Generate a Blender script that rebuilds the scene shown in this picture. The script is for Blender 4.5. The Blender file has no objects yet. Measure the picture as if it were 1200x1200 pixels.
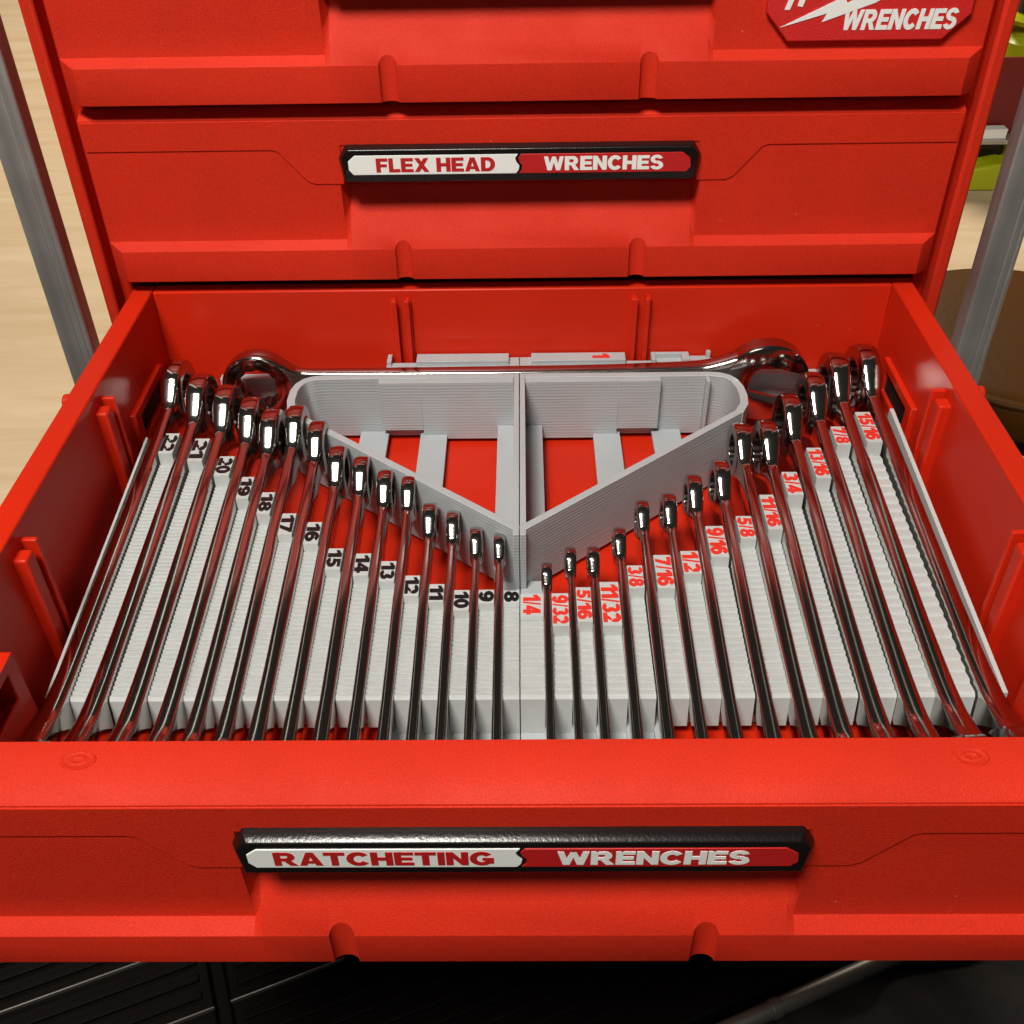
import bpy, bmesh, math, random
from mathutils import Matrix, Vector
random.seed(7)
SC = bpy.context.scene
COL = SC.collection
K = 0.01                      # all coordinates below are in centimetres

# ------------------------------------------------------------------ camera
CAM_POS = (0.200, -54.659, 28.020)
YAW, PITCH, ROLL, FPX = -0.0171964, 0.6851963, 0.0185142, 1219.29
f = Vector((math.sin(YAW)*math.cos(PITCH), math.cos(YAW)*math.cos(PITCH), -math.sin(PITCH)))
r = Vector((math.cos(YAW), -math.sin(YAW), 0)); d = f.cross(r)
rr = math.cos(ROLL)*r + math.sin(ROLL)*d
dd = -math.sin(ROLL)*r + math.cos(ROLL)*d
cam = bpy.data.cameras.new('camera'); camo = bpy.data.objects.new('camera', cam); COL.objects.link(camo)
m = Matrix((rr, -dd, -f)).transposed().to_4x4(); m.translation = Vector(CAM_POS)*K
camo.matrix_world = m
cam.sensor_width = 36; cam.lens = 36*FPX/1200; cam.clip_start = 0.01; cam.clip_end = 60
SC.camera = camo

# ------------------------------------------------------------------ light
world = bpy.data.worlds.new('World'); SC.world = world; world.use_nodes = True
bg = world.node_tree.nodes['Background']
bg.inputs[0].default_value = (1.0, 0.88, 0.74, 1); bg.inputs[1].default_value = 0.030
def area(name, loc, target, sx, sy, power, color):
    l = bpy.data.lights.new(name, 'AREA'); l.shape = 'ELLIPSE'; l.size = sx; l.size_y = sy
    l.energy = power; l.color = color
    o = bpy.data.objects.new(name, l); COL.objects.link(o); o.location = Vector(loc)*K
    o.rotation_euler = (Vector(target)-Vector(loc)).to_track_quat('-Z', 'Y').to_euler(); return o
area('area_light', (-36, -92, 154), (0, -14, 0), 0.62, 0.42, 44, (1.0, 0.95, 0.865))  # main ceiling lamp
area('area_light', (-40, -360, 175), (0, -10, 0), 1.20, 0.60, 8, (1.0, 0.94, 0.86))       # added fill from behind the photographer, lifts the upright faces and scoops
area('area_light', (0, 310, 200), (0, 110, -45), 1.60, 0.60, 150, (1.0, 0.88, 0.70))      # unseen lamp added to brighten the wood floor in the background
SC.view_settings.view_transform = 'Standard'; SC.view_settings.look = 'None'
SC.view_settings.exposure = -0.10; SC.view_settings.gamma = 1.0
SC.view_settings.use_curve_mapping = False

# ------------------------------------------------------------------ materials
def mat(name, color, rough=0.5, metal=0.0, spec=0.5, bump=None, coat=0.0, vary=None, dust=0, grain=1200, graina=.0):
    """bump = (kind, scale, strength, distance) ; vary = (scale, amount)"""
    M = bpy.data.materials.new(name); M.use_nodes = True
    nt = M.node_tree; b = nt.nodes['Principled BSDF']
    b.inputs['Base Color'].default_value = (*color, 1); b.inputs['Roughness'].default_value = rough
    b.inputs['Metallic'].default_value = metal; b.inputs['Specular IOR Level'].default_value = spec
    b.inputs['Coat Weight'].default_value = coat; b.inputs['Coat Roughness'].default_value = 0.12
    tc = nt.nodes.new('ShaderNodeTexCoord')
    if vary:
        n = nt.nodes.new('ShaderNodeTexNoise'); n.inputs['Scale'].default_value = vary[0]; n.inputs['Detail'].default_value = 5
        nt.links.new(tc.outputs['Object'], n.inputs['Vector'])
        mr = nt.nodes.new('ShaderNodeMapRange'); mr.inputs[1].default_value = .3; mr.inputs[2].default_value = .7
        mr.inputs[3].default_value = 1-vary[1]; mr.inputs[4].default_value = 1+vary[1]
        nt.links.new(n.outputs['Fac'], mr.inputs[0])
        hs = nt.nodes.new('ShaderNodeHueSaturation'); hs.inputs['Color'].default_value = (*color, 1)
        nt.links.new(mr.outputs[0], hs.inputs['Value']); nt.links.new(hs.outputs[0], b.inputs['Base Color'])
        mr2 = nt.nodes.new('ShaderNodeMapRange'); mr2.inputs[1].default_value = .3; mr2.inputs[2].default_value = .7
        mr2.inputs[3].default_value = rough*1.22; mr2.inputs[4].default_value = rough*.82
        nt.links.new(n.outputs['Fac'], mr2.inputs[0]); nt.links.new(mr2.outputs[0], b.inputs['Roughness'])
    if dust:                                       # sparse pale specks
        vo = nt.nodes.new('ShaderNodeTexVoronoi'); vo.inputs['Scale'].default_value = dust; vo.inputs['Randomness'].default_value = 1
        nt.links.new(tc.outputs['Object'], vo.inputs['Vector'])
        lt = nt.nodes.new('ShaderNodeMath'); lt.operation = 'LESS_THAN'; lt.inputs[1].default_value = .022
        nt.links.new(vo.outputs['Distance'], lt.inputs[0])
        # moulded grain: tiny lighter and darker pits
        n3 = nt.nodes.new('ShaderNodeTexNoise'); n3.inputs['Scale'].default_value = grain; n3.inputs['Detail'].default_value = 2
        nt.links.new(tc.outputs['Object'], n3.inputs['Vector'])
        gr = nt.nodes.new('ShaderNodeMapRange'); gr.inputs[1].default_value = .3; gr.inputs[2].default_value = .7
        gr.inputs[3].default_value = 1-graina; gr.inputs[4].default_value = 1+graina; nt.links.new(n3.outputs['Fac'], gr.inputs[0])
        h2 = nt.nodes.new('ShaderNodeHueSaturation'); nt.links.new(gr.outputs[0], h2.inputs['Value'])
        nt.links.new(b.inputs['Base Color'].links[0].from_socket, h2.inputs['Color']); nt.links.new(h2.outputs[0], b.inputs['Base Color'])
        sc_ = nt.nodes.new('ShaderNodeMath'); sc_.operation = 'MULTIPLY'; sc_.inputs[1].default_value = .35; nt.links.new(lt.outputs[0], sc_.inputs[0])
        mc = nt.nodes.new('ShaderNodeMix'); mc.data_type = 'RGBA'; mc.inputs[7].default_value = (.80, .45, .38, 1)
        nt.links.new(sc_.outputs[0], mc.inputs[0])
        src = b.inputs['Base Color'].links[0].from_socket; nt.links.new(src, mc.inputs[6]); nt.links.new(mc.outputs[2], b.inputs['Base Color'])
    if bump:
        kind, sc, st, dist = bump
        if kind == 'layers':                       # printed layers stacked in z
            t = nt.nodes.new('ShaderNodeTexWave'); t.wave_type = 'BANDS'; t.bands_direction = 'Z'
            t.inputs['Distortion'].default_value = .6; t.inputs['Detail'].default_value = 1; t.inputs['Detail Scale'].default_value = .6
            out = t.outputs['Fac']
        else:
            t = nt.nodes.new('ShaderNodeTexNoise'); t.inputs['Detail'].default_value = 2; out = t.outputs['Fac']
        t.inputs['Scale'].default_value = sc
        nt.links.new(tc.outputs['Object'], t.inputs['Vector'])
        bp = nt.nodes.new('ShaderNodeBump'); bp.inputs['Strength'].default_value = st; bp.inputs['Distance'].default_value = dist
        nt.links.new(out, bp.inputs['Height']); nt.links.new(bp.outputs[0], b.inputs['Normal'])
        if kind == 'layers':                       # uneven layer height: slow noise squeezed in z
            n2 = nt.nodes.new('ShaderNodeTexNoise'); n2.inputs['Scale'].default_value = 1.0; n2.inputs['Detail'].default_value = 3
            mp = nt.nodes.new('ShaderNodeMapping'); mp.inputs['Scale'].default_value = (15, 15, 1100)
            nt.links.new(tc.outputs['Object'], mp.inputs[0]); nt.links.new(mp.outputs[0], n2.inputs['Vector'])
            b2 = nt.nodes.new('ShaderNodeBump'); b2.inputs['Strength'].default_value = .35; b2.inputs['Distance'].default_value = .0004
            nt.links.new(n2.outputs['Fac'], b2.inputs['Height']); nt.links.new(bp.outputs[0], b2.inputs['Normal'])
            nt.links.new(b2.outputs[0], b.inputs['Normal'])
    return M
RED = (0.60, 0.025, 0.0085)
M_RED = mat('red_grained_plastic', RED, .58, spec=.18, bump=('noise', 2100, .5, .0004), vary=(18, .07), dust=55, grain=1500, graina=.12)
M_REDIN = mat('red_smooth_plastic', (0.57, 0.020, 0.005),   .36, spec=.22, bump=('noise', 500, .10, .0003), vary=(12, .07), dust=70, grain=900, graina=.03)
M_REDBADGE = mat('red_printed_badge', (0.66, 0.018, 0.016), .38, bump=('noise', 2200, .8, .0005))
M_REDINK = mat('red_print', (0.50, 0.012, 0.012), .45, bump=('noise', 1400, .4, .0003))
M_REDNUM = mat('red_number_plastic', (0.74, 0.035, 0.022), .4)
M_BLACK = mat('black_gloss_plastic', (0.006, 0.005, 0.005), .26, bump=('noise', 900, .22, .0004))
M_BLACKNUM = mat('black_number_plastic', (0.008, 0.008, 0.009), .35)
M_WHITE = mat('white_print', (0.86, 0.88, 0.86), .5, bump=('noise', 1200, .2, .0003))
M_GREY = mat('grey_printed_plastic', (0.40, 0.43, 0.45), .42, bump=('layers', 160, .22, .0004), vary=(40, .04))
M_RIDGE = mat('pale_printed_plastic', (0.50, 0.525, 0.52), .5, bump=('noise', 420, .25, .0004), vary=(90, .04))
M_CHROME = mat('polished_chrome', (0.50, 0.485, 0.465), .12, 1.0)
M_STEEL = mat('dark_ratchet_steel', (0.12, 0.11, 0.10), .3, 1.0)
M_ALU = mat('brushed_aluminium', (0.56, 0.55, 0.52), .48, .8, bump=('noise', 300, .06, .0003), vary=(30, .06))
M_DULL = mat('dull_steel', (0.20, 0.19, 0.175), .45, .8, bump=('noise', 200, .1, .0003))
M_HOLE = mat('black_void', (0.006, 0.005, 0.005), .6)

# ------------------------------------------------------------------ mesh helpers
class MB:
    def __init__(s): s.v = []; s.f = []
    def add(s, vs, fs):
        o = len(s.v); s.v += [tuple(p) for p in vs]; s.f += [tuple(i+o for i in q) for q in fs]; return s
    def box(s, x0, x1, y0, y1, z0, z1):
        if x0 > x1: x0, x1 = x1, x0
        if y0 > y1: y0, y1 = y1, y0
        if z0 > z1: z0, z1 = z1, z0
        return s.add([(x0,y0,z0),(x1,y0,z0),(x1,y1,z0),(x0,y1,z0),(x0,y0,z1),(x1,y0,z1),(x1,y1,z1),(x0,y1,z1)],
                     [(0,3,2,1),(4,5,6,7),(0,1,5,4),(1,2,6,5),(2,3,7,6),(3,0,4,7)])
    def prism(s, poly, axis, lo, hi):
        n = len(poly); P = []
        for h in (lo, hi):
            for a, b in poly:
                P.append({'x': (h, a, b), 'y': (a, h, b), 'z': (a, b, h)}[axis])
        F = [tuple(range(n)), tuple(range(2*n-1, n-1, -1))]
        for i in range(n):
            j = (i+1) % n; F.append((i, i+n, j+n, j))
        return s.add(P, F)
    def cyl(s, c, rad, axis, lo, hi, n=24, rad2=None):
        rad2 = rad if rad2 is None else rad2; P = []
        for h, R in ((lo, rad), (hi, rad2)):
            for i in range(n):
                a = 2*math.pi*i/n; u, v = c[0]+R*math.cos(a), c[1]+R*math.sin(a)
                P.append({'x': (h, u, v), 'y': (u, h, v), 'z': (u, v, h)}[axis])
        F = [tuple(range(n)), tuple(range(2*n-1, n-1, -1))]
        for i in range(n): j = (i+1) % n; F.append((i, i+n, j+n, j))
        return s.add(P, F)
    def wall(s, pts, th, z0, z1):                  # open polyline given a thickness
        n = len(pts); L = []; Rr = []
        for i, p in enumerate(pts):
            a = Vector(pts[max(i-1, 0)]); c = Vector(pts[min(i+1, n-1)]); t = (c-a).normalized()
            nn = Vector((-t.y, t.x))*th/2; L.append(Vector(p)+nn); Rr.append(Vector(p)-nn)
        return s.prism([tuple(q) for q in L]+[tuple(q) for q in reversed(Rr)], 'z', z0, z1)
    def build(s, name, material, parent=None, bevel=0, seg=2, smooth=None, fix=True):
        me = bpy.data.meshes.new(name)
        me.from_pydata([(x*K, y*K, z*K) for x, y, z in s.v], [], s.f)
        if fix:
            bm = bmesh.new(); bm.from_mesh(me); bmesh.ops.recalc_face_normals(bm, faces=bm.faces); bm.to_mesh(me); bm.free()
        me.materials.append(material)
        return link(name, me, parent, bevel, seg, smooth)
def link(name, me, parent=None, bevel=0, seg=2, smooth=None):
    o = bpy.data.objects.new(name, me); COL.objects.link(o)
    if parent: o.parent = parent
    if bevel:
        b = o.modifiers.new('bevel', 'BEVEL'); b.width = bevel*K; b.segments = seg; b.limit_method = 'ANGLE'
        b.angle_limit = math.radians(28); b.harden_normals = False
        smooth = smooth or 40
    if smooth:
        me.polygons.foreach_set('use_smooth', [True]*len(me.polygons))
        if not bevel: me.set_sharp_from_angle(angle=math.radians(smooth))
        else: me.set_sharp_from_angle(angle=math.radians(75))
    return o
def root(name, loc, label, cat, group=None):
    o = bpy.data.objects.new(name, None); COL.objects.link(o); o.location = Vector(loc)*K
    o.empty_display_size = .02; return tag(o, label, cat, group)
def tag(o, label, cat=None, group=None, kind=None):
    if label: o['label'] = label
    if cat: o['category'] = cat
    if group: o['group'] = group
    if kind: o['kind'] = kind
    return o
def _q(*p): return [list(p)]
def _r(x0, y0, x1, y1): return [[(x0, y0), (x1, y0), (x1, y1), (x0, y1)]]
def _arc(cx, cy, rx, ry, a0, a1, tx, ty, n=18):
    o = []; i = []
    for k in range(n+1):
        a = math.radians(a0+(a1-a0)*k/n); c, s_ = math.cos(a), math.sin(a)
        o.append((cx+rx*c, cy+ry*s_)); i.append((cx+(rx-tx)*c, cy+(ry-ty)*s_))
    return [[o[k], o[k+1], i[k+1], i[k]] for k in range(n)]      # quads of one band
_STEM = _r(0, 0, .28, 1)
GLYPH = {                                            # heavy block letters: (width, [bands of polygons])
 'A': (1.0, [_q((0,0),(.30,0),(.60,1),(.34,1)), _q((1,0),(.70,0),(.40,1),(.66,1)), _r(.24,.17,.76,.35)]),
 'C': (.95, [_arc(.5,.5,.5,.52,38,322,.27,.23)]),
 'D': (.92, [_STEM, _r(.2,.79,.42,1), _r(.2,0,.42,.21), _arc(.42,.5,.5,.5,-90,90,.28,.21)]),
 'E': (.80, [_STEM, _r(.2,.79,.80,1), _r(.2,.40,.74,.60), _r(.2,0,.80,.21)]),
 'F': (.76, [_STEM, _r(.2,.79,.76,1), _r(.2,.38,.70,.58)]),
 'G': (1.0, [_arc(.5,.5,.5,.52,38,325,.27,.23), _r(.54,.36,1.0,.55), _r(.75,.12,1.0,.45)]),
 'H': (.92, [_STEM, _r(.64,0,.92,1), _r(.2,.39,.72,.61)]),
 'I': (.28, [_STEM]),
 'L': (.74, [_STEM, _r(.2,0,.74,.22)]),
 'N': (.92, [_STEM, _r(.64,0,.92,1), _q((0,1),(.28,1),(.92,0),(.64,0))]),
 'R': (.98, [_STEM, _r(.2,.79,.52,1), _r(.2,.36,.52,.55), _arc(.52,.68,.36,.32,-90,90,.27,.20), _q((.36,.44),(.66,.44),(.98,0),(.64,0))]),
 'S': (.88, [_arc(.43,.72,.41,.30,15,270,.26,.19), _arc(.45,.285,.43,.305,90,-165,.26,.19)]),
 'T': (.88, [_r(0,.78,.88,1), _r(.30,0,.58,.8)]),
 'W': (1.36, [_q((0,1),(.28,1),(.52,0),(.24,0)), _q((.24,0),(.52,0),(.80,1),(.56,1)), _q((.84,0),(1.12,0),(.80,1),(.56,1)), _q((.84,0),(1.12,0),(1.36,1),(1.08,1))]),
 'X': (.98, [_q((0,0),(.33,0),(.96,1),(.64,1)), _q((.65,0),(.98,0),(.33,1),(.01,1))]),
 '0': (.84, [_arc(.42,.5,.42,.52,0,360,.27,.21,28)]),
 '1': (.58, [_r(.29,0,.58,1), _q((0,.58),(0,.80),(.32,1),(.32,.74))]),
 '2': (.82, [_arc(.41,.68,.41,.33,165,-38,.27,.23), _q((.02,.10),(.48,.46),(.75,.50),(.40,.14)), _r(0,0,.82,.23)]),
 '3': (.84, [_arc(.40,.73,.39,.28,160,-90,.27,.19), _arc(.40,.29,.43,.30,90,-160,.28,.20)]),
 '4': (.90, [_r(0,.19,.90,.40), _r(.45,0,.74,1), _q((0,.38),(.26,.38),(.60,1),(.44,1))]),
 '5': (.84, [_r(.14,.79,.80,1), _q((.08,.44),(.34,.44),(.38,.84),(.14,.84)), _arc(.39,.33,.44,.34,112,-158,.28,.21)]),
 '6': (.86, [_arc(.43,.32,.43,.34,0,360,.27,.20,28), _arc(.45,.50,.45,.52,40,200,.28,.22)]),
 '7': (.80, [_r(0,.78,.80,1), _q((.48,.8),(.80,.8),(.46,0),(.17,0))]),
 '8': (.86, [_arc(.43,.74,.38,.28,0,360,.25,.18,28), _arc(.43,.29,.43,.31,0,360,.27,.19,28)]),
 '/': (.36, [_q((0,-.02),(.13,-.02),(.36,1.02),(.23,1.02))]), ' ': (.34, []),
}
GLYPH['9'] = (.86, [[[(.86-x, 1-y) for x, y in q] for q in band] for band in GLYPH['6'][1]])
def text(name, body, material, parent, w, h, M4, depth=.05, shear=0.0, gap=.08, bold=.012):
    """raised block lettering fitted to w x h cm, placed by matrix (cm); strokes end at slightly different heights"""
    tot = sum(GLYPH[c][0] for c in body)+gap*(len(body)-1); b = MB(); x = 0
    for c in body:
        for k, band in enumerate(GLYPH[c][1]):
            dz = depth*(1+.03*k)
            for q in band:
                if len(band) == 1:                   # thicken straight strokes
                    cx_ = sum(p[0] for p in q)/len(q); cy_ = sum(p[1] for p in q)/len(q)
                    rect = len({round(p[0], 4) for p in q}) == 2
                    if rect: q = [(p[0]+math.copysign(bold, p[0]-cx_), p[1]+math.copysign(bold*.5, p[1]-cy_)) for p in q]
                else:                                # thicken curved bands across their width
                    w4 = []
                    for o_, i_ in ((q[0], q[3]), (q[1], q[2])):
                        dv_ = Vector((o_[0]-i_[0], o_[1]-i_[1])).normalized()*bold
                        w4.append(((o_[0]+dv_.x, o_[1]+dv_.y), (i_[0]-dv_.x, i_[1]-dv_.y)))
                    q = [w4[0][0], w4[1][0], w4[1][1], w4[0][1]]
                P = []
                for z in (0, dz):
                    for gx, gy in q:
                        u = x+gx+shear*(gy-.5)
                        P.append(M4 @ Vector(((u/tot-.5)*w, (gy-.5)*h, z)))
                b.add(P, [(0,3,2,1), (4,5,6,7), (0,1,5,4), (1,2,6,5), (2,3,7,6), (3,0,4,7)])
        x += GLYPH[c][0]+gap
    return b.build(name, material, parent)
def frame(o, ex, ey):                              # matrix with given text-right and text-up axes
    ex = Vector(ex).normalized(); ey = Vector(ey).normalized(); ez = ex.cross(ey)
    M4 = Matrix((ex, ey, ez)).transposed().to_4x4(); M4.translation = Vector(o); return M4

# ------------------------------------------------------------------ drawer front
HW = 23.15                                         # half width of a drawer front
NOTCH = 6.55
def front_panel(parent):
    RIM, PAN, LIP = 1.56, 2.31, 2.91               # distances in front of the inner face (local y = -distance)
    def prof(x, scoop, lipd):
        """profile points (distance, z)"""
        sl0 = (0.75, -4.15) if scoop else (PAN, -7.08); sl1 = (LIP, -7.44)
        a = [(PAN, -2.6), (0.75, -3.0), sl0] if scoop else [(PAN, -2.6), (PAN, -3.0), (PAN, -4.15)]
        t = max(0, min(1, (lipd-sl0[0])/(sl1[0]-sl0[0])))
        pt = lambda k: (sl0[0]+(sl1[0]-sl0[0])*k, sl0[1]+(sl1[1]-sl0[1])*k)
        lt = pt(t)
        mid = [pt(.35), pt(.70)] if scoop else [(PAN, -5.8), sl0]
        return [(0, -8.4), (0, 0), (RIM, 0), (PAN, -.36)] + a + mid + [lt, (lt[0], -9.27), (1.0, -9.27)]
    st = []
    def lipd(x):
        for c in (-NOTCH, NOTCH):
            u = abs(x-c)
            if u < .46: return LIP - .28*math.sqrt(max(0, 1-(u/.46)**2))
        return LIP
    xs = [-HW, -HW+.75]
    for c in (-NOTCH, NOTCH):
        xs += [c+.46*math.sin(math.radians(k)) for k in (-90,-75,-60,-45,-30,-15,0,15,30,45,60,75,90)]
    xs += [HW-.75, HW]
    xs = sorted(xs)
    for x in xs: st.append((x, abs(x) < 9.5, lipd(x) if abs(x) < HW-.01 else PAN+.02))
    # scoop side walls: two stations nearly at one place
    st += [(-9.72, False, LIP), (-9.42, True, LIP), (9.42, True, LIP), (9.72, False, LIP)]
    st.sort(key=lambda a: a[0])
    b = MB(); n = 12
    vs = [(x, -dd_, z) for x, sc, ld in st for dd_, z in prof(x, sc, ld)]
    fs = []
    for i in range(len(st)-1):
        for k in range(n):
            k2 = (k+1) % n; fs.append((i*n+k, (i+1)*n+k, (i+1)*n+k2, i*n+k2))
    fs.append(tuple(range(n))); fs.append(tuple((len(st)-1)*n+k for k in reversed(range(n))))
    b.add(vs, fs)
    o = b.build('front_panel', M_RED, parent, fix=True)
    me = o.data; bm = bmesh.new(); bm.from_mesh(me)
    bmesh.ops.remove_doubles(bm, verts=bm.verts, dist=1e-6); bmesh.ops.dissolve_degenerate(bm, edges=bm.edges, dist=1e-6)
    bmesh.ops.recalc_face_normals(bm, faces=bm.faces); bm.to_mesh(me); bm.free()
    bv = o.modifiers.new('bevel', 'BEVEL'); bv.width = .10*K; bv.segments = 3; bv.limit_method = 'ANGLE'; bv.angle_limit = math.radians(27)
    me.polygons.foreach_set('use_smooth', [True]*len(me.polygons)); me.set_sharp_from_angle(angle=math.radians(80))
    # raised upper band on each side, its lower edge stepping down to the handle
    lo = [(23.08, -2.0), (13.2, -2.0), (12.9, -2.08), (11.5, -3.70), (11.1, -3.88), (9.5, -3.88), (9.5, -1.78)]
    pl = [(-23.08, -.44), (23.08, -.44)] + lo + [(-x, z) for x, z in reversed(lo)]
    MB().prism(pl, 'y', -PAN-.055, -PAN+.05).build('upper_band', M_RED, parent, bevel=.04)
    return o
def handle_strip(parent, left=None, right=None, lx=None, rx=None, dz=0.0):
    # black moulded strip clipped over the pull
    b = MB()
    out = [(-9.62, -2.25), (-9.2, -1.62), (9.2, -1.62), (9.62, -2.25), (9.45, -3.52), (-9.45, -3.52)]
    inn = [(-9.42, -2.32), (-9.02, -1.95), (9.02, -1.95), (9.42, -2.32), (9.32, -3.47), (-9.32, -3.47)]
    vs = [(x, -1.9, z) for x, z in out] + [(x, -2.55, z) for x, z in out] + [(x, -2.90, z+.20) for x, z in inn[:4]] + [(x, -2.90, z) for x, z in inn[4:]]
    vs = [(x, y, z+dz) for x, y, z in vs]
    n = 6; fs = [tuple(range(n)), tuple(range(3*n-1, 2*n-1, -1))]
    for L in (0, n):
        for i in range(n): j = (i+1) % n; fs.append((L+i, L+n+i, L+n+j, L+j))
    b.add(vs, fs)
    s = b.build('label_strip', M_BLACK, parent, bevel=.06, seg=3)
    s['label'] = 'black label strip over the drawer pull'
    if left:
        zt, zb = -2.03+dz, -3.06+dz
        wav = [(0.02, zt), (-.12, zt-.22), (-.06, zt-.42), (.10, zt-.62), (.06, zt-.85), (-.08, zb)]
        wp = [(-8.72, zt), (-9.08, zt-.30), (-9.08, zb+.28), (-8.85, zb)] + [(x-.10, z) for x, z in reversed(wav)]
        rp = [(x+.06, z) for x, z in wav] + [(8.85, zb), (9.08, zb+.25), (9.02, zt-.32), (8.6, zt)]
        MB().prism(wp, 'y', -2.94, -2.85).build('white_plate', M_WHITE, s, bevel=.015)
        MB().prism(rp, 'y', -2.94, -2.85).build('red_plate', M_REDINK, s, bevel=.015)
        for body, (x0, x1), mt in ((left, lx, M_REDINK), (right, rx, M_WHITE)):
            t = text('lettering', body, mt, s, x1-x0, .74, frame(((x0+x1)/2, -2.935, (zt+zb)/2), (1,0,0), (0,0,1)), depth=.02)
            t['label'] = ('red' if mt is M_REDINK else 'white') + ' raised lettering ' + body
    return s
def drawer(loc, label, **kw):
    t = root('drawer', loc, label, 'drawer', 'drawers of the red tool cabinet')
    front_panel(t); handle_strip(t, **kw); return t

# ------------------------------------------------------------------ cabinet
cab = root('tool_cabinet', (0, 20, -13), 'red plastic tool cabinet shell around the three drawers', 'tool cabinet')
def cpart(b, name, mt, bevel=.12):
    o = b.build(name, mt, cab, bevel=bevel); o.matrix_parent_inverse = Matrix.Translation(-Vector((0, .20, -.13))); return o
for s in (-1, 1):
    cpart(MB().box(s*23.62, s*24.35, .05, 42, -13, 22.9), 'side_panel', M_RED, .18)
    cpart(MB().box(s*22.9, s*23.62, 1.2, 41, -12, 22), 'side_lining', M_REDIN, .05)
for z in (0.2, 10.05, 19.9):
    cpart(MB().box(-22.9, 22.9, 1.35, 3.0, z, z+.9), 'front_rail', M_REDIN, .05)
cpart(MB().box(-23.6, 23.6, 1.2, 41, -13, -11.5), 'bottom_panel', M_REDIN)
cpart(MB().box(-22.9, 22.9, 40, 41, -11.5, 22), 'back_panel', M_REDIN)
cpart(MB().box(-23.6, 23.6, 1.2, 41, 21.9, 22.9), 'top_panel', M_REDIN)

# ------------------------------------------------------------------ closed drawers
Dm = drawer((0, 2.61, 10.07), 'closed red drawer labelled flex head wrenches, just above the open one',
            left='FLEX HEAD', right='WRENCHES', lx=(-7.6, -1.3), rx=(1.3, 7.6), dz=-.10)
Dt = drawer((0, 2.61, 19.92), 'closed red drawer at the top with a red wrenches badge on it')
badge = MB().prism([(12.1, -0.47), (12.1, -5.32), (13.3, -6.67), (20.9, -6.67), (22.1, -5.47), (22.1, -0.47)], 'y', -2.62, -2.3).build('badge', M_REDBADGE, Dt, bevel=.07)
badge['label'] = 'red textured badge with white bolt and lettering'
t = text('lettering', 'WRENCHES', M_WHITE, badge, 5.55, .92, frame((18.65, -2.615, -5.69), (1,0,0), (0,0,1)), depth=.03, shear=.18)
t['label'] = 'white raised lettering WRENCHES'
bolt = [(12.85, -5.99), (15.75, -4.62), (15.95, -4.92), (18.0, -3.77), (17.8, -4.32), (21.0, -2.77), (17.3, -4.92), (14.85, -5.77), (15.05, -5.37)]
MB().prism(bolt, 'y', -2.65, -2.58).build('lightning_bolt', M_WHITE, badge)
for pts in ([(12.95, -5.19), (13.2, -5.19), (13.75, -3.57), (13.45, -3.57)], [(13.55, -5.02), (13.8, -5.07), (14.25, -3.57), (13.9, -3.57)]):
    MB().prism(pts, 'y', -2.65, -2.58).build('letter_stroke', M_WHITE, badge)

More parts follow.
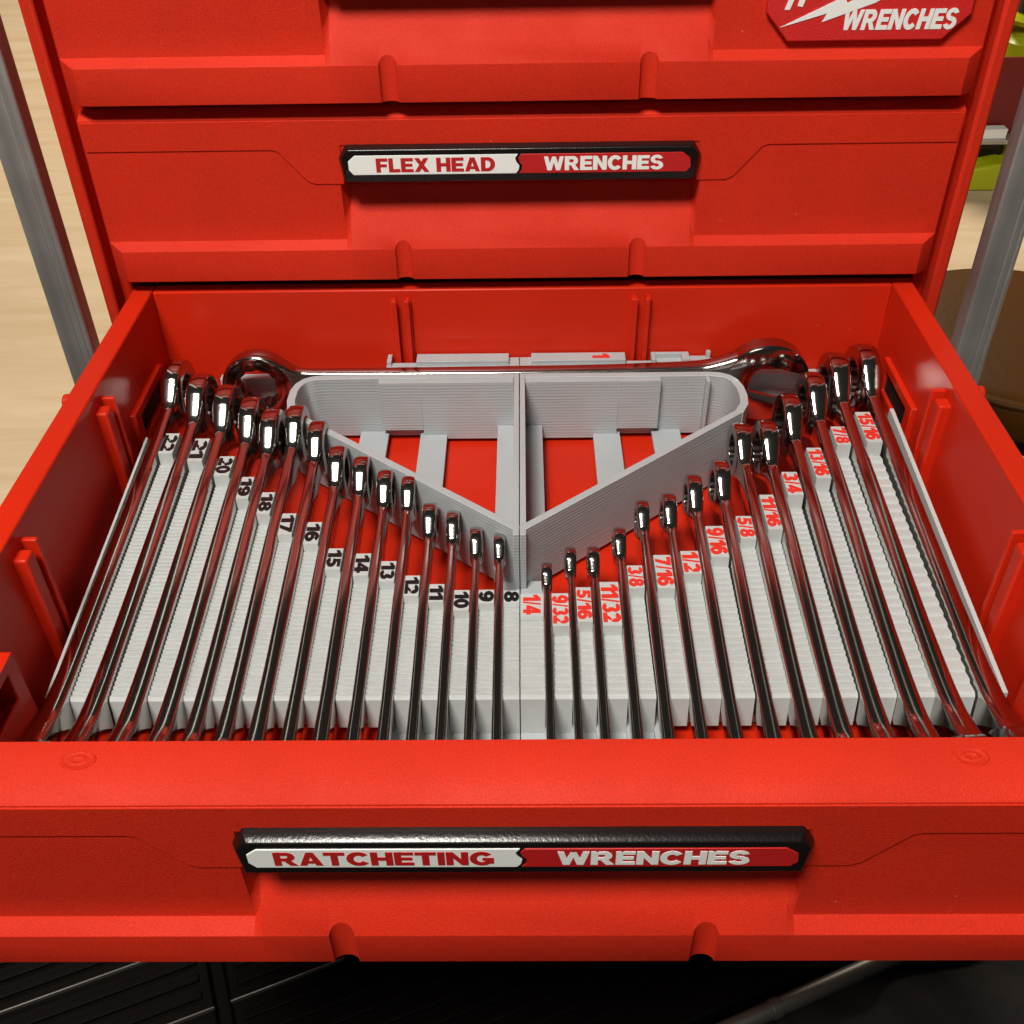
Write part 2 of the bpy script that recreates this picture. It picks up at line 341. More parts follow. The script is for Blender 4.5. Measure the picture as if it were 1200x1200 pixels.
# ------------------------------------------------------------------ open drawer
YF = -32.44
Do = drawer((0, YF, 0), 'open red drawer labelled ratcheting wrenches, pulled out and full of wrenches',
            left='RATCHETING', right='WRENCHES', lx=(-8.2, -.95), rx=(1.15, 7.45), dz=.10)
def dpart(b, name, mt, parent=None, **kw):
    o = b.build(name, mt, parent or Do, **kw)
    if parent is None: o.matrix_parent_inverse = Matrix.Translation(-Vector((0, YF*K, 0)))
    else: pass
    return o
IW, FL = 21.4, -8.3
for s in (-1, 1):
    # wall: thin sheet under a wide folded rim
    dpart(MB().prism([(s*21.4, 0), (s*22.62, 0), (s*22.62, -1.0), (s*21.95, -1.05), (s*21.75, FL-.2), (s*21.25, FL-.2)], 'y', YF+.02, 0.85),
          'side_wall', M_REDIN, bevel=.09)
    for y0 in (-9.95, -21.0):
        dpart(MB().box(s*21.5, s*20.72, y0-.16, y0+.10, FL, -.72), 'guide_rib', M_REDIN, bevel=.05)
        dpart(MB().box(s*21.5, s*20.80, y0-1.25, y0-.42, FL, -.95), 'guide_rib', M_REDIN, bevel=.14, seg=3)
    # latch housing: raised frame round a dark slot
    fr = MB()
    Y0, Y1, Z0, Z1 = -7.6, -2.1, -6.1, -3.5
    fo = [(Y0, Z0), (Y1, Z0), (Y1, Z1), (Y0, Z1)]; fi = [(Y0+.9, Z0+.75), (Y1-.7, Z0+.75), (Y1-.7, Z1-.55), (Y0+.9, Z1-.55)]
    for xa, xb in ((21.5, 21.05),):
        vs = [(s*xa, y, z) for y, z in fo]+[(s*xb, y, z) for y, z in fo]+[(s*xb, y, z) for y, z in fi]+[(s*(xa-.15), y, z) for y, z in fi]
        fs = []
        for L in (0, 4, 8):
            for i in range(4): j = (i+1) % 4; fs.append((L+i, L+4+i, L+4+j, L+j))
        fr.add(vs, fs)
    lf = dpart(fr, 'latch_housing', M_REDIN, bevel=.07)
    MB().box(s*21.45, s*21.24, Y0+.95, Y1-.75, Z0+.8, Z1-.6).build('latch_slot', M_HOLE, lf)
    MB().prism([(Y0+1.3, Z0+.8), (Y0+1.9, Z0+.8), (Y0+1.6, Z0+1.35)], 'x', s*21.3, s*21.1).build('latch_tongue', M_BLACK, lf)
    # corner housing at the front end of the wall
    fr = MB(); Y0, Y1, Z0, Z1 = -32.35, -26.3, -7.2, -2.1
    fo = [(Y0, Z0), (Y1, Z0), (Y1, Z1), (Y0, Z1)]; fi = [(Y0+.9, Z0+3.2), (Y1-.8, Z0+3.2), (Y1-.8, Z1-.5), (Y0+.9, Z1-.5)]
    vs = [(s*21.5, y, z) for y, z in fo]+[(s*20.25, y, z) for y, z in fo]+[(s*20.25, y, z) for y, z in fi]+[(s*21.3, y, z) for y, z in fi]
    fs = []
    for L in (0, 4, 8):
        for i in range(4): j = (i+1) % 4; fs.append((L+i, L+4+i, L+4+j, L+j))
    lf = dpart(fr.add(vs, fs), 'latch_housing', M_REDIN, bevel=.08)
    MB().box(s*21.45, s*21.2, Y0+.95, Y1-.85, Z0+3.25, Z1-.55).build('latch_slot', M_HOLE, lf)
    dpart(MB().cyl((-10.7, -.55), .42, 'x', s*22.5, s*23.0, 20), 'slide_stop', M_REDIN, bevel=.1)
    # round moulding plug on the rim
    pl = MB(); c = (s*14.72, -33.24)
    prof = [(.62, 0.0), (.60, .035), (.50, .040), (.46, .015), (.30, .012), (.27, .035), (.20, .035), (.17, .010), (.02, .008)]
    N = 28; vs = []; fs = []
    for rad, h in prof:
        for i in range(N): a = 2*math.pi*i/N; vs.append((c[0]+rad*math.cos(a), c[1]+rad*math.sin(a)*.62, h-.001))
    for k in range(len(prof)-1):
        for i in range(N): j = (i+1) % N; fs.append((k*N+i, k*N+j, (k+1)*N+j, (k+1)*N+i))
    fs.append(tuple((len(prof)-1)*N+i for i in range(N)))
    dpart(pl.add(vs, fs), 'moulding_plug', M_RED, smooth=60)
dpart(MB().prism([(0, -.02), (.95, -.02), (.95, -1.0), (.4, -1.05), (.3, FL-.2), (-.15, FL-.2)], 'x', -21.38, 21.38), 'rear_wall', M_REDIN, bevel=.09)
for c in (-6.98, 6.98):
    for s in (-1, 1):
        dpart(MB().prism([(c+s*.22, -.55), (c+s*.50, -.55), (c+s*.50, 0.1), (c+s*.30, 0.1), (c+s*.30, -.30), (c+s*.22, -.30)], 'z', FL, -.5), 'guide_rib', M_REDIN, bevel=.03)
        dpart(MB().box(c+s*.42, c+s*.58, -.30, 0.1, FL, -.62), 'guide_rib', M_REDIN, bevel=.03)
dpart(MB().box(-21.3, 21.3, YF+.02, 0.1, FL-.25, FL), 'floor_panel', M_REDIN)

# ------------------------------------------------------------------ wrench trays
TOP = -4.0

def plane_z(y): return -4.15 + .095*(y+8)          # labels and wrench shanks rise together towards the rear
SEAM = -.11
# number, left edge, right edge, label rear y, label front y
DIV = [('22',-19.32,-18.58,-8.24,-9.98),('21',-17.63,-16.85,-8.68,-10.61),('20',-15.99,-15.21,-10.15,-11.75),
 ('19',-14.50,-13.88,-11.76,-13.48),('18',-13.25,-12.60,-12.93,-14.59),('17',-11.96,-11.27,-14.48,-16.02),
 ('16',-10.61,-9.90,-15.10,-16.67),('15',-9.33,-8.62,-16.90,-18.34),('14',-7.96,-7.24,-17.25,-18.73),
 ('13',-6.70,-5.99,-17.76,-19.11),('12',-5.48,-4.79,-18.69,-20.01),('11',-4.31,-3.62,-19.24,-20.37),
 ('10',-3.14,-2.43,-19.61,-20.89),('9',-2.01,-1.30,-19.62,-20.45),('8',-0.85,SEAM-.025,-19.68,-20.45),
 ('1/4',SEAM+.025,0.96,-19.85,-21.26),('9/32',1.36,2.12,-19.81,-21.86),('5/16',2.49,3.17,-19.45,-21.63),
 ('11/32',3.61,4.47,-19.10,-21.88),('3/8',4.95,5.67,-18.14,-19.63),('7/16',6.27,7.07,-17.44,-19.69),
 ('1/2',7.58,8.42,-17.23,-18.76),('9/16',8.99,9.84,-15.54,-17.74),('5/8',10.57,11.32,-14.90,-16.53),
 ('11/16',12.00,12.69,-13.34,-15.97),('3/4',13.40,14.18,-11.71,-13.54),('13/16',15.06,15.81,-9.80,-12.36),
 ('7/8',16.69,17.42,-8.15,-9.75),('15/16',18.30,19.10,-6.87,-9.62)]
HEADY = {'22':-3.73,'21':-5.04,'20':-5.99,'19':-7.00,'18':-7.97,'17':-7.61,'16':-8.86,'15':-10.82,'14':-11.57,'13':-12.55,'12':-12.94,'11':-14.87,'10':-15.35,'9':-16.41,'8':-16.75,'1/4':-18.60,'9/32':-17.68,'5/16':-17.69,'11/32':-16.52,'3/8':-14.69,'7/16':-14.34,'1/2':-13.10,'9/16':-12.15,'5/8':-9.31,'11/16':-9.24,'3/4':-7.14,'13/16':-5.38,'7/8':-3.70,'15/16':-3.05}
FRONT, BASE = -25.4, -8.0
def millimetres(n):
    if '/' in n: a, b = n.split('/'); return 25.4*int(a)/int(b)
    return float(n)
tray = {-1: root('wrench_tray', (-9, -14, FL), 'light grey printed tray half with black metric numbers, on the left', 'tool tray', 'printed wrench tray halves'),
         1: root('wrench_tray', (9, -14, FL), 'light grey printed tray half with red fraction numbers, on the right', 'tool tray', 'printed wrench tray halves')}
def tpart(s, b, name, mt, **kw):
    o = b.build(name, mt, tray[s], **kw)
    o.matrix_parent_inverse = Matrix.Translation(-tray[s].location); return o
def ridge_profile(yr, zr, zf, rnd):
    """saw-toothed flight of printed layers from the label down to the front end"""
    n = max(8, int((yr-FRONT)/rnd)); P = []; st = (yr-FRONT)/n; dz = (zr-zf)/n
    for i in range(n):
        ya, z = yr-st*i, zr-dz*(i+.5)
        P += [(ya, z-.055), (ya-st*.45, z+.005), (ya-st*.88, z+.030)]
    return P
slots = {}
for k, (num, xl, xr, y0, y1) in enumerate(DIV):
    s = -1 if k < 15 else 1
    zl = plane_z((y0+y1)/2); zr = zl-(.42 if s < 0 else .55)-.25*(millimetres(num) > 17)
    zf = -6.0
    if k in (14, 15): zr = zl-.2
    pr = [(y0+.02, BASE), (y0, zl+.03), (y1, zl-.03), (y1-.06, zr)] + ridge_profile(y1-.06, zr, zf, .25 if s < 0 else .62 if num == '15/16' else .50 if num == '7/8' else .36) + \
         [(FRONT-.02, zf-.02), (FRONT-.10, zf-.10)] + ([(FRONT-.34, BASE)] if abs(xl+xr) < 11 else [(FRONT-.32, -7.62), (FRONT+.30, -7.70), (FRONT+.30, BASE)])
    b = MB().prism(pr, 'x', xl, xr)
    # small buttress at the foot of the front end
    dv = tpart(s, b, 'divider', M_RIDGE)
    dv['label'] = ('black' if s < 0 else 'red')+' number '+num+' on its raised label'
    hgt = min(.78, (xr-xl)*.90); ln = (y0-y1)*(.76 if s < 0 else .84)
    if num in ('9', '8'): ln = .60
    sl = Vector((0, -1, (-.06)/(y0-y1))).normalized()
    cx = (xl+xr)/2
    M4 = frame((cx, (y0+y1)/2, zl-.012), tuple(sl), (1, 0, 0))
    t = text('number', num, M_BLACKNUM if s < 0 else M_REDNUM, dv, ln, hgt, M4, depth=.05, gap=.11, bold=.026)
# slots: the floor pieces between dividers, one base per tray half
for s in (-1, 1):
    D = [q for i, q in enumerate(DIV) if (i < 15) == (s < 0)]
    if s > 0: D = D[::-1]                           # from the outside in
    b = MB(); edge = 20.25 if s < 0 else -20.2
    prev = -20.25 if s < 0 else 20.2
    for num, xl, xr, y0, y1 in D:
        near, far = (xl, xr) if s < 0 else (xr, xl)
        slots[num] = (prev, near)
        fy = FRONT+.35 if abs(near) > 6.2 else -28.6
        b.box(prev-.0, near, fy, y0-.05, BASE-.2, BASE+.25)
        b.box(near, far, fy, y0-.05, BASE-.2, BASE-.02)
        prev = far
    tpart(s, b, 'tray_base', M_GREY)
    ys = -8.5 if s < 0 else -6.6
    pr = [(ys, BASE), (ys, plane_z(ys)-.1)] + [(FRONT, -5.95), (FRONT-.1, BASE)]
    tpart(s, MB().prism(pr, 'x', s*20.27, s*(20.40 if s < 0 else 20.48)), 'side_wall', M_RIDGE)
    # pocket behind the wrenches: centre wall, rear wall, rounded corner and slanting wall
    if s < 0: path = [(-11.4, -2.98), (-12.0, -3.06), (-12.5, -3.3), (-12.82, -3.75), (-12.98, -4.4), (-12.98, -5.4), (-12.82, -6.2), (-12.45, -6.85)]
    else: path = [(10.9, -2.98), (11.45, -3.06), (11.9, -3.3), (12.22, -3.75), (12.4, -4.4), (12.46, -5.2), (12.36, -6.1), (11.95, -6.9)]
    c0 = SEAM+s*.17
    full = [(c0, -16.75), (c0, -2.98)] + path + [(SEAM+s*.35, -16.62)]
    w = MB()
    w.wall([(c0, -17.2), (c0, -2.75)], .30, BASE, TOP)
    w.wall([(c0+s*.15, -2.98)] + path, .46, BASE, TOP)
    tpart(s, w, 'pocket_wall', M_GREY, bevel=.03)
    tpart(s, MB().wall([path[-2], path[-1], (SEAM+s*.1, -16.72)][1:], .40, BASE, TOP+.01), 'slanting_wall', M_GREY, bevel=.03)
    tpart(s, MB().box(SEAM+s*.34, SEAM+s*5.75, -3.2, -3.62, BASE, TOP-.06).box(SEAM+s*5.75, SEAM+s*8.15, -3.2, -3.62, -7.35, TOP-.06), 'back_panel', M_GREY, bevel=.02)
    if s > 0: tpart(s, MB().box(10.62, 10.84, -3.2, -3.75, BASE, TOP-.03), 'corner_post', M_GREY, bevel=.03)
    tpart(s, MB().box(SEAM+s*.33, SEAM+s*1.32, -3.62, -16.2, BASE, -7.05), 'cross_bar', M_GREY, bevel=.02)
    for xa, xb in ((4.35, 5.95), (7.85, 9.55)):
        sl_ = .79 if s < 0 else .815; ye = lambda x: -16.55+sl_*x
        P = [(SEAM+s*xa, -3.2), (SEAM+s*xb, -3.2), (SEAM+s*xb, ye(xb)), (SEAM+s*xa, ye(xa))]
        tpart(s, MB().prism(P, 'z', BASE, -7.72), 'cross_bar', M_GREY, bevel=.02)
    # foot joining the pocket to the dividers
    tpart(s, MB().box(SEAM+s*.02, SEAM+s*1.2, -16.6, -19.9, BASE, -7.55), 'foot', M_GREY, bevel=.02)
    # rear ledge with its raised blocks, cut away where the drawer ribs come down
    x1 = -8.05 if s < 0 else 11.35
    lg = MB().box(SEAM+s*.02, s*6.25, -.2, -1.45, BASE, TOP-.45).box(s*6.25, s*7.75, -.75, -1.45, BASE, TOP-.43).box(s*7.75, x1, -.2, -1.45, BASE, TOP-.45)
    if s < 0: lg.box(-.75, -6.25, -.22, -1.1, TOP-.48, TOP-.15).box(-7.75, -8.0, -.22, -1.1, TOP-.48, TOP-.15)
    else: lg.box(.6, 6.2, -.22, -1.1, TOP-.48, TOP-.15).box(7.75, 8.0, -.22, -1.1, TOP-.48, TOP-.15).box(9.55, 10.0, -.22, -1.1, TOP-.48, TOP-.15).box(8.0, 9.55, -.22, -.45, TOP-.48, TOP-.15).box(11.05, 11.3, -.22, -.5, TOP-.48, TOP-.05)
    tpart(s, lg, 'rear_ledge', M_GREY, bevel=.02)
    tpart(s, MB().box(s*(8.1 if s < 0 else 11.4), s*18.3, -.2, -.75, BASE, -5.45), 'rear_wall', M_GREY, bevel=.02)
    if s > 0:
        M4 = frame((4.75, -.66, TOP-.155), (0, -1, 0), (1, 0, 0))
        t = text('number', '1', M_REDNUM, bpy.data.objects['rear_ledge.001'], .42, 1.0, M4, depth=.05, gap=.11, bold=.026)

# ------------------------------------------------------------------ wrenches
def lerp_table(tab, u):                              # monotone cubic through the stations
    n = len(tab); out = []
    for i in range(n-1):
        if tab[i][0] >= u >= tab[i+1][0]: break
    x = [-q[0] for q in tab]; X = -u
    for c in range(1, len(tab[0])):
        y = [q[c] for q in tab]
        dl = [(y[k+1]-y[k])/(x[k+1]-x[k]) for k in range(n-1)]
        def tan(k):
            if k == 0: return dl[0]
            if k == n-1: return dl[-1]
            return 0 if dl[k-1]*dl[k] <= 0 else 2*dl[k-1]*dl[k]/(dl[k-1]+dl[k])
        h = x[i+1]-x[i]; t = (X-x[i])/h
        out.append((2*t**3-3*t*t+1)*y[i]+(t**3-2*t*t+t)*h*tan(i)+(-2*t**3+3*t*t)*y[i+1]+(t**3-t*t)*h*tan(i+1))
    return out
SECT = []                                            # half thickness factor, corner height factor
for sx_, ks in ((1, ((1.0, .02), (.96, .45), (.84, .72), (.62, .88), (.32, .97))),):
    up_ = [(x, z) for x, z in ks] + [(-x, z) for x, z in reversed(ks)]
    SECT = up_ + [(x, -z) for x, z in reversed(up_)]
def wrench_mesh(R, T, ri, L, hb, t, W, size, tilt=15):
    """local: u along x (head at +x end, centre at origin), height along z, thickness along y"""
    b = MB(); N = 56
    e = .10*T
    half = [(ri, -T/2+e*.6), (ri+e*.6, -T/2), (R-e*1.3, -T/2), (R-e*.5, -T/2+e*.22)]
    crown = [(R+.055*T*(1-(k/4)**2), T*.42*k/4) for k in range(-4, 5)]
    prof = half + crown + [(rad, -w) for rad, w in reversed(half)]
    n = len(prof); vs = []; fs = []
    for i in range(N):
        a = 2*math.pi*i/N
        for rad, w in prof: vs.append((rad*math.cos(a), w, rad*math.sin(a)))
    for i in range(N):
        j = (i+1) % N
        for k in range(n): k2 = (k+1) % n; fs.append((i*n+k, j*n+k, j*n+k2, i*n+k2))
    b.add(vs, fs)
    jl = L-W*.62                                     # where the jaw circle begins
    Rc = R+.055*T; nk = lambda q: 2*(Rc-.588*q*R)/.809  # neck tangent to the round head
    tab = [(-.50*R, nk(.50), .99*T), (-.75*R, nk(.75), .96*T), (-.95*R, max(nk(.95), hb*1.02), .86*T), (-1.08*R, max(nk(1.07), hb), .76*T), (-1.28*R, hb*.97, .62*T), (-1.6*R, hb*.94, t*.80), (-2.6*R, hb*.93, t*.88),
           (-L*.50, hb*.96, t), (-L+W*1.9, hb, t), (-L+W*1.2, max(hb*1.10, W*.36), t*1.08), (-L+W*.75, max(hb*1.2, W*.46), t*1.18), (-L+W*.50, W*.60, t*1.26), (-L+W*.34, W*.72, t*1.3)]
    tab = [q for k, q in enumerate(tab) if k == 0 or q[0] < tab[k-1][0]-1e-4]
    us = []
    for (a, *_), (c, *_) in zip(tab, tab[1:]): us += [a+(c-a)*k/6 for k in range(6)]
    us.append(tab[-1][0]); vs = []; fs = []; n = 20
    for u in us:
        h, th = lerp_table(tab, u)
        for k in range(n):
            sx, sz = SECT[k]; c_ = .30*th                # crowned edge with rounded corners, flat flanks
            vs.append((u, th/2*sx, math.copysign(h/2-c_*(1-abs(sz)), sz)))
    for i in range(len(us)-1):
        for k in range(n): k2 = (k+1) % n; fs.append((i*n+k, i*n+k2, (i+1)*n+k2, (i+1)*n+k))
    fs.append(tuple(range(n))); fs.append(tuple((len(us)-1)*n+k for k in reversed(range(n))))
    b.add(vs, fs)
    # open jaw: round head with a parallel-sided mouth
    Rj = W/2; al = math.radians(tilt); mouth = size*.5; P = []
    a0 = math.asin(min(.95, mouth/Rj))
    for k in range(29):
        a = a0 + (2*math.pi-2*a0)*k/28; P.append((Rj*math.cos(a), Rj*math.sin(a)))
    P += [(-.12*Rj, -mouth), (-.38*Rj, -mouth*.6), (-.42*Rj, 0), (-.38*Rj, mouth*.6), (-.12*Rj, mouth)]
    Q = [(-L-(x*math.cos(al)-z*math.sin(al)), x*math.sin(al)+z*math.cos(al)) for x, z in P]
    th = t*.68; m_ = len(Q); cx = -L; vs = []
    for w, sc in ((-th, .94), (-th*.78, 1.0), (th*.78, 1.0), (th, .94)):
        for x, z in Q: vs.append((cx+(x-cx)*sc, w, z*sc))
    fs = [tuple(range(m_)), tuple(range(4*m_-1, 3*m_-1, -1))]
    for Lr in range(3):
        for i in range(m_): j = (i+1) % m_; fs.append((Lr*m_+i, Lr*m_+m_+i, Lr*m_+m_+j, Lr*m_+j))
    b.add(vs, fs)
    return b
def ring_mesh(ro, T):
    b = MB(); N = 48; vs = []; fs = []
    for w in (-T/2, T/2):
        for i in range(N):
            a = 2*math.pi*i/N; vs.append((ro*math.cos(a), w, ro*math.sin(a)))
        for i in range(N):
            a = 2*math.pi*i/N; q = ro*(.95 if i % 4 < 2 else .88); vs.append((q*math.cos(a), w, q*math.sin(a)))
    for i in range(N):
        j = (i+1) % N
        fs += [(i, j, N+j, N+i), (2*N+i, 3*N+i, 3*N+j, 2*N+j), (N+i, N+j, 3*N+j, 3*N+i), (i, 2*N+i, 2*N+j, j)]
    return b.add(vs, fs)
def add_wrench(label, group, R, T, L, hb, t, W, size, M4, tilt=15):
    w = tag(bpy.data.objects.new('wrench', None), label, 'wrench', group); COL.objects.link(w); w.empty_display_size = .02
    M4 = M4.copy(); M4.translation = M4.translation*K; w.matrix_world = M4
    ri = R*.62
    wrench_mesh(R, T, ri, L, hb, t, W, size, tilt).build('body', M_CHROME, w, smooth=42)
    g = ring_mesh(ri*1.01, T*.86).build('ratchet_ring', M_STEEL, w, smooth=20)
    return w
slope = math.atan(.095)
ONES = 'zero one two three four five six seven eight nine ten eleven twelve thirteen fourteen fifteen sixteen seventeen eighteen nineteen twenty'.split()
def spell(n):
    if '/' in n:
        a_, b_ = n.split('/')
        den = {'2': 'half', '4': 'quarter', '8': 'eighth', '16': 'sixteenth', '32': 'thirty-second'}[b_]
        return ONES[int(a_)]+' '+den+('s' if int(a_) > 1 else '')
    return ONES[int(n)] if int(n) <= 20 else 'twenty-'+ONES[int(n)-20]
for num, (a, c) in slots.items():
    mm = millimetres(num); s = -1 if '/' not in num else 1
    R = (1.72*mm+4)*.92/20; hb = .30+.062*mm; t = min(.30+.022*mm, abs(c-a)-.02); T = .27+.036*mm
    y = HEADY[num]; z = plane_z(y)+.05-hb/2; W = mm*.215; x = (a+c)/2
    jc = -32.2 + W*.52                               # jaw end just behind the drawer front
    ux = Vector((0, math.cos(slope), math.sin(slope))); uz = Vector((0, -math.sin(slope), math.cos(slope))); uy = uz.cross(ux)
    M4 = Matrix((ux, uy, uz)).transposed().to_4x4(); M4.translation = Vector((x, y, z))
    kind = 'black number '+spell(num) if s < 0 else 'red fraction '+spell(num)
    big = 'large ' if mm > 18.5 else 'small ' if mm < 11.5 else ''
    add_wrench(big+'chrome ratcheting wrench standing on edge beside the '+kind, 'ratcheting wrenches in the tray', R, T, (y-jc)/math.cos(slope), hb, t, W, mm*.1, M4, tilt=15)
# the one inch wrench lying on edge along the rear wall, ring end to the left
M4 = Matrix((Vector((-1, 0, 0)), Vector((0, -1, 0)), Vector((0, 0, 1)))).transposed().to_4x4(); M4.translation = Vector((-15.5, -2.12, -4.98))
add_wrench('largest chrome wrench lying on edge across the back of the open drawer', 'ratcheting wrenches in the tray', 2.12, 1.1, 29.8, 2.0, .86, 5.1, 2.54, M4, tilt=-15)

# ------------------------------------------------------------------ surroundings
def wood_material():
    M = bpy.data.materials.new('pale_wood'); M.use_nodes = True; nt = M.node_tree; b = nt.nodes['Principled BSDF']
    oi = nt.nodes.new('ShaderNodeObjectInfo'); tc = nt.nodes.new('ShaderNodeTexCoord')
    mp = nt.nodes.new('ShaderNodeMapping'); mp.inputs['Scale'].default_value = (1.1, 8, 8)
    sh = nt.nodes.new('ShaderNodeVectorMath'); sh.operation = 'MULTIPLY_ADD'; sh.inputs[1].default_value = (1, 1, 1)
    cb = nt.nodes.new('ShaderNodeCombineXYZ'); ml = nt.nodes.new('ShaderNodeMath'); ml.operation = 'MULTIPLY'; ml.inputs[1].default_value = 40
    nt.links.new(oi.outputs['Random'], ml.inputs[0])
    for i in range(3): nt.links.new(ml.outputs[0], cb.inputs[i])
    nt.links.new(tc.outputs['Object'], mp.inputs[0]); nt.links.new(mp.outputs[0], sh.inputs[0]); nt.links.new(cb.outputs[0], sh.inputs[2])
    n = nt.nodes.new('ShaderNodeTexNoise'); n.inputs['Scale'].default_value = 1.6; n.inputs['Detail'].default_value = 14; n.inputs['Roughness'].default_value = .68; n.inputs['Distortion'].default_value = .5
    nt.links.new(sh.outputs[0], n.inputs['Vector'])
    cr = nt.nodes.new('ShaderNodeValToRGB'); cr.color_ramp.elements[0].position = .32; cr.color_ramp.elements[1].position = .68
    cr.color_ramp.elements[0].color = (.45, .33, .20, 1); cr.color_ramp.elements[1].color = (.58, .465, .32, 1)
    nt.links.new(n.outputs['Fac'], cr.inputs[0])
    hs = nt.nodes.new('ShaderNodeHueSaturation'); mr = nt.nodes.new('ShaderNodeMapRange'); mr.inputs[3].default_value = .86; mr.inputs[4].default_value = 1.1
    nt.links.new(oi.outputs['Random'], mr.inputs[0]); nt.links.new(mr.outputs[0], hs.inputs['Value']); nt.links.new(cr.outputs[0], hs.inputs['Color'])
    nt.links.new(hs.outputs[0], b.inputs['Base Color']); b.inputs['Roughness'].default_value = .5
    return M
M_WOOD = wood_material()
M_MAT = mat('brown_rubber_mat', (0.075, 0.028, 0.003), .45, spec=.15, vary=(6, .15), bump=('noise', 120, .2, .001))
M_LIME = mat('lime_plastic', (0.42, 0.48, 0.01), .35)
M_DARK = mat('dark_ribbed_plastic', (0.0030, 0.0020, 0.0017), .6, spec=.07, bump=('noise', 300, .2, .0004))
M_CLOTH = mat('charcoal_cloth', (0.014, 0.012, 0.012), .85, spec=.2, bump=('noise', 40, .6, .004), vary=(14, .35))
M_CRATE = mat('dark_red_plastic', (0.16, 0.008, 0.008), .4)
FZ = -45.0

dm = MB().box(-400, 400, -260, 9.9, FZ-3, FZ-.02).build('added_dark_floor', M_CLOTH); tag(dm, 'dark floor added under and in front of the cabinet to cut bounced light', kind='structure')  # made-up dark sheet, keeps bright floor out of reflections and bounce
fl = MB().box(-400, 400, 10, 480, FZ-3, FZ).build('floor', M_WOOD); tag(fl, 'pale plywood floor around the cabinet', kind='structure')
# aluminium uprights
for s, lb in ((-1, 'silver aluminium upright to the left of the red cabinet'), (1, 'silver aluminium upright to the right of the red cabinet')):
    x0, x1 = (-29.25, -27.3) if s < 0 else (27.6, 29.6); y0 = 3.0
    t = root('metal_upright', ((x0+x1)/2, y0+1, FZ), lb, 'metal post', 'aluminium uprights beside the cabinet')
    w = x1-x0; g = [x0+w*.60, x0+w*.66, x0+w*.82, x0+w*.88]
    pl = [(x0, y0+1.3), (x0, y0+.1), (x0+.1, y0), (g[0], y0), (g[0], y0+.09), (g[1], y0+.09), (g[1], y0), (g[2], y0), (g[2], y0+.09), (g[3], y0+.09), (g[3], y0), (x1-.1, y0), (x1, y0+.1), (x1, y0+1.3)]
    for nm, b, mt in (('tube', MB().prism(pl, 'z', FZ+.4, 46), M_ALU), ('foot_cap', MB().box(x0-.2, x1+.2, y0-.2, y0+2.3, FZ+.003, FZ+.4), M_BLACK)):
        o = b.build(nm, mt, t, bevel=.04); o.matrix_parent_inverse = Matrix.Translation(-t.location)
# round stool with a brown vinyl seat
st = root('stool', (50.8, 38, FZ), 'round stool with brown vinyl seat behind the right upright', 'stool')
def spart(b, nm, mt, par=None, **kw):
    o = b.build(nm, mt, par or st, **kw)
    if par is None: o.matrix_parent_inverse = Matrix.Translation(-st.location)
    return o
def revolve(c, prof, n=64):
    b = MB(); vs = []; fs = []
    for rad, z in prof:
        for i in range(n): a = 2*math.pi*i/n; vs.append((c[0]+rad*math.cos(a), c[1]+rad*math.sin(a), z))
    for k in range(len(prof)-1):
        for i in range(n): j = (i+1) % n; fs.append((k*n+i, k*n+j, (k+1)*n+j, (k+1)*n+i))
    fs.append(tuple(range(n))); fs.append(tuple((len(prof)-1)*n+i for i in reversed(range(n))))
    return b.add(vs, fs)
C0 = (50.8, 38)
seat = spart(revolve(C0, [(1, -24.2), (8, -24.25), (12.5, -24.6), (13.9, -25.0), (14.4, -25.5), (14.5, -28.6), (14.2, -29.0), (2, -29.0)]), 'seat', M_MAT, smooth=50)
spart(revolve(C0, [(14.30, -24.95), (14.52, -25.05), (14.62, -25.25), (14.52, -25.45), (14.3, -25.45)]), 'piping', M_MAT, seat, smooth=60)
spart(revolve(C0, [(13.9, -28.9), (14.62, -28.9), (14.62, -30.0), (13.9, -30.0)]), 'rim_band', M_BLACK)
spart(MB().cyl(C0, 2.2, 'z', FZ+2, -28.8), 'column', M_BLACK)
for k in range(5):
    a = math.radians(72*k+10); ca, sa = math.cos(a), math.sin(a)
    P = [(2*ca+1.2*sa, 2*sa-1.2*ca), (13*ca+.7*sa, 13*sa-.7*ca), (13*ca-.7*sa, 13*sa+.7*ca), (2*ca-1.2*sa, 2*sa+1.2*ca)]
    spart(MB().prism([(C0[0]+x, C0[1]+y) for x, y in P], 'z', FZ+.003, FZ+2.2), 'leg', M_BLACK, bevel=.2)
# things on the floor far behind on the right
sh = root('low_shelf', (88, 134, FZ), 'low shelf board behind the cabinet carrying a dark red crate', 'shelf')
def at_root(t, b, nm, mt, **kw):
    o = b.build(nm, mt, t, **kw); o.matrix_parent_inverse = Matrix.Translation(-t.location); return o
at_root(sh, MB().box(68, 112, 124, 150, -37.4, -36.6), 'board', M_ALU, bevel=.1)
for x in (69, 110):
    for y in (140, 147): at_root(sh, MB().box(x, x+1.2, y-1.2, y, FZ+.003, -37.4), 'leg', M_ALU)
cr = root('storage_crate', (92, 136, -36.6), 'dark red plastic crate standing on the low shelf', 'crate')
at_root(cr, MB().prism([(72, -36.59), (107, -36.59), (108.2, -23), (107.4, -23), (106.4, -35.6), (72.6, -35.6), (71.6, -23), (70.8, -23)], 'y', 127.6, 149), 'bin', M_CRATE, bevel=.15)
at_root(cr, MB().box(72.5, 106.6, 127, 127.6, -36.5, -24), 'end_panel', M_CRATE, bevel=.1)
at_root(cr, MB().box(72.5, 106.6, 149, 149.6, -36.5, -24), 'end_panel', M_CRATE, bevel=.1)
pk = root('paper_box', (82, 125.6, -36.6), 'small white box in front of the dark red crate', 'box')
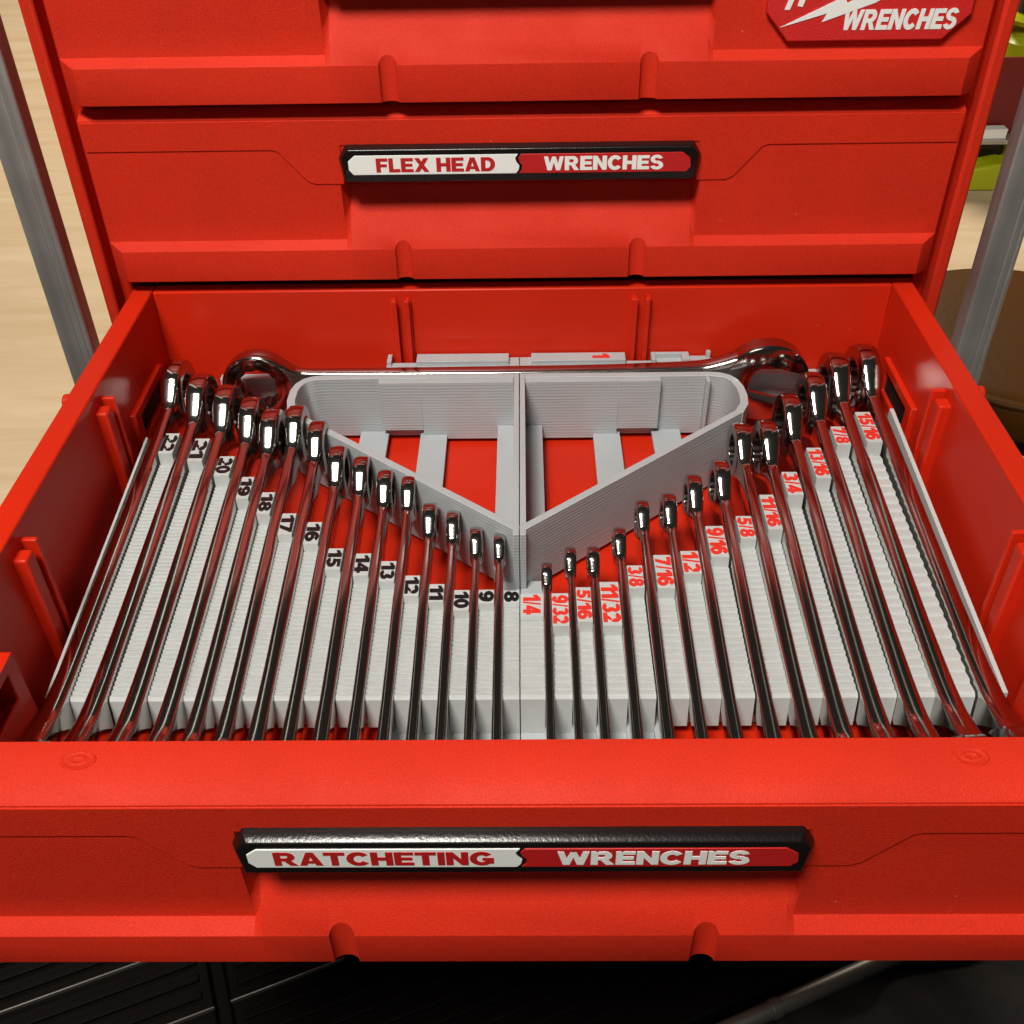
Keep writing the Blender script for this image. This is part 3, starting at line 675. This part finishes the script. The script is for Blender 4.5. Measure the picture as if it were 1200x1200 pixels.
at_root(pk, MB().box(77.6, 83.0, 124.6, 126.6, -36.59, -35.3), 'carton', M_WHITE, bevel=.05)
at_root(pk, MB().box(77.55, 83.05, 124.55, 126.65, -35.3, -35.0), 'lid', M_WHITE, bevel=.05)
tl = root('battery_charger', (84, 126, FZ), 'lime green battery charger with black block on the floor behind', 'charger')
at_root(tl, MB().prism([(77, FZ+.003), (91, FZ+.003), (90, -41.6), (83, -40.2), (77.4, -41.2)], 'y', 122.5, 134), 'base', M_LIME, bevel=.4)
at_root(tl, MB().box(84.5, 89, 126, 132, -41.3, -38.0), 'battery', M_LIME, bevel=.3)
at_root(tl, MB().box(79, 84, 127, 132, -41.2, -38.2), 'block', M_BLACK, bevel=.3)
gl = root('battery_lamp', (90.5, 139, -35.5), 'lime green battery lamp standing in the dark red crate', 'lamp')
at_root(gl, revolve((90.5, 139), [(4.2, -35.5), (5.6, -34), (5.8, -24.5), (4.8, -23.6), (4.8, -21.6), (6.6, -21.4), (7.0, -20.6), (6.6, -19.8), (1, -19.6)], 32), 'body', M_LIME, smooth=40)
at_root(gl, revolve((90.5, 139), [(1, -19.59), (5.4, -19.6), (5.2, -17.4), (1, -17.3)], 32), 'black_collar', M_BLACK, smooth=40)
at_root(gl, revolve((90.5, 139), [(1, -17.29), (6.4, -17.3), (6.2, -11.5), (4.5, -9.5), (1, -9.4)], 32), 'head', M_LIME, smooth=40)
# black ribbed lid, silver tube and cloth low down under the open drawer
ang = math.radians(22.3); E1 = Vector((math.cos(ang), math.sin(ang))); E2 = Vector((-math.sin(ang), math.cos(ang))); O2 = Vector((-20.6, -21.3))
lid = root('ribbed_lid', (-20.6, -21.3, FZ), 'black ribbed plastic lid low down under the open drawer', 'lid')
lid.rotation_euler = (0, 0, ang)
def lpart(b, nm, mt, **kw): o = b.build(nm, mt, lid, **kw); return o
lpart(MB().box(-34, -.55, -16, 26, .003, 2.6), 'panel', M_DARK, bevel=.15)
lpart(MB().box(.55, 75, -13, 26, .003, 2.6), 'panel', M_DARK, bevel=.15)
lpart(MB().box(-.5, .5, -16, 26, .003, 2.2), 'centre_bar', M_DARK, bevel=.2)
for i in range(-8, 14):
    if i in (0, 4): continue
    y = i*1.3
    lpart(MB().box(-33.5, -1.2, y-.28, y+.28, 2.58, 2.86), 'rib', M_DARK, bevel=.1)
    lpart(MB().box(1.2, 74.5, y-.28, y+.28, 2.58, 2.86), 'rib', M_DARK, bevel=.1)
for y in (0, 5.2):
    lpart(MB().box(-33.5, -.55, y-.06, y+.06, 2.58, 2.95), 'trim_strip', M_DULL, bevel=.03)
lpart(MB().box(.55, 8.5, -.06, .06, 2.58, 2.95), 'trim_strip', M_DULL, bevel=.03)
tb = root('metal_tube', (17.6, -20.9, FZ+2), 'silver metal tube lying beside the black ribbed lid', 'tube'); tb.rotation_euler = (0, 0, ang)
o = MB().cyl((0, 0), .62, 'x', -16, 26, 28).build('pipe', M_DULL, tb, smooth=40)
o = MB().cyl((0, 0), .70, 'x', -1.2, -.5, 28).build('collar', M_DULL, tb, bevel=.05)

N = 60; vs = []; fs = []                              # crumpled cloth
for i in range(N+1):
    for j in range(N+1):
        x, y = 20+i*52/N, -52+j*46/N
        z = FZ+.9+.45*math.sin(x*.42+y*.25)+.4*math.sin(y*.55-x*.2+1)+.3*math.sin(x*.9+y*.8)*math.sin(y*.35)
        k = (x-26)*.925-0; vs.append((x - (y+30)*.35, y, z))
for i in range(N):
    for j in range(N): a = i*(N+1)+j; fs.append((a, a+N+1, a+N+2, a+1))
cl = MB().add(vs, fs).build('cloth', M_CLOTH, smooth=80)
so = cl.modifiers.new('thickness', 'SOLIDIFY'); so.thickness = .003; so.offset = -1
tag(cl, 'crumpled charcoal cloth on the floor right of the silver tube', 'cloth')
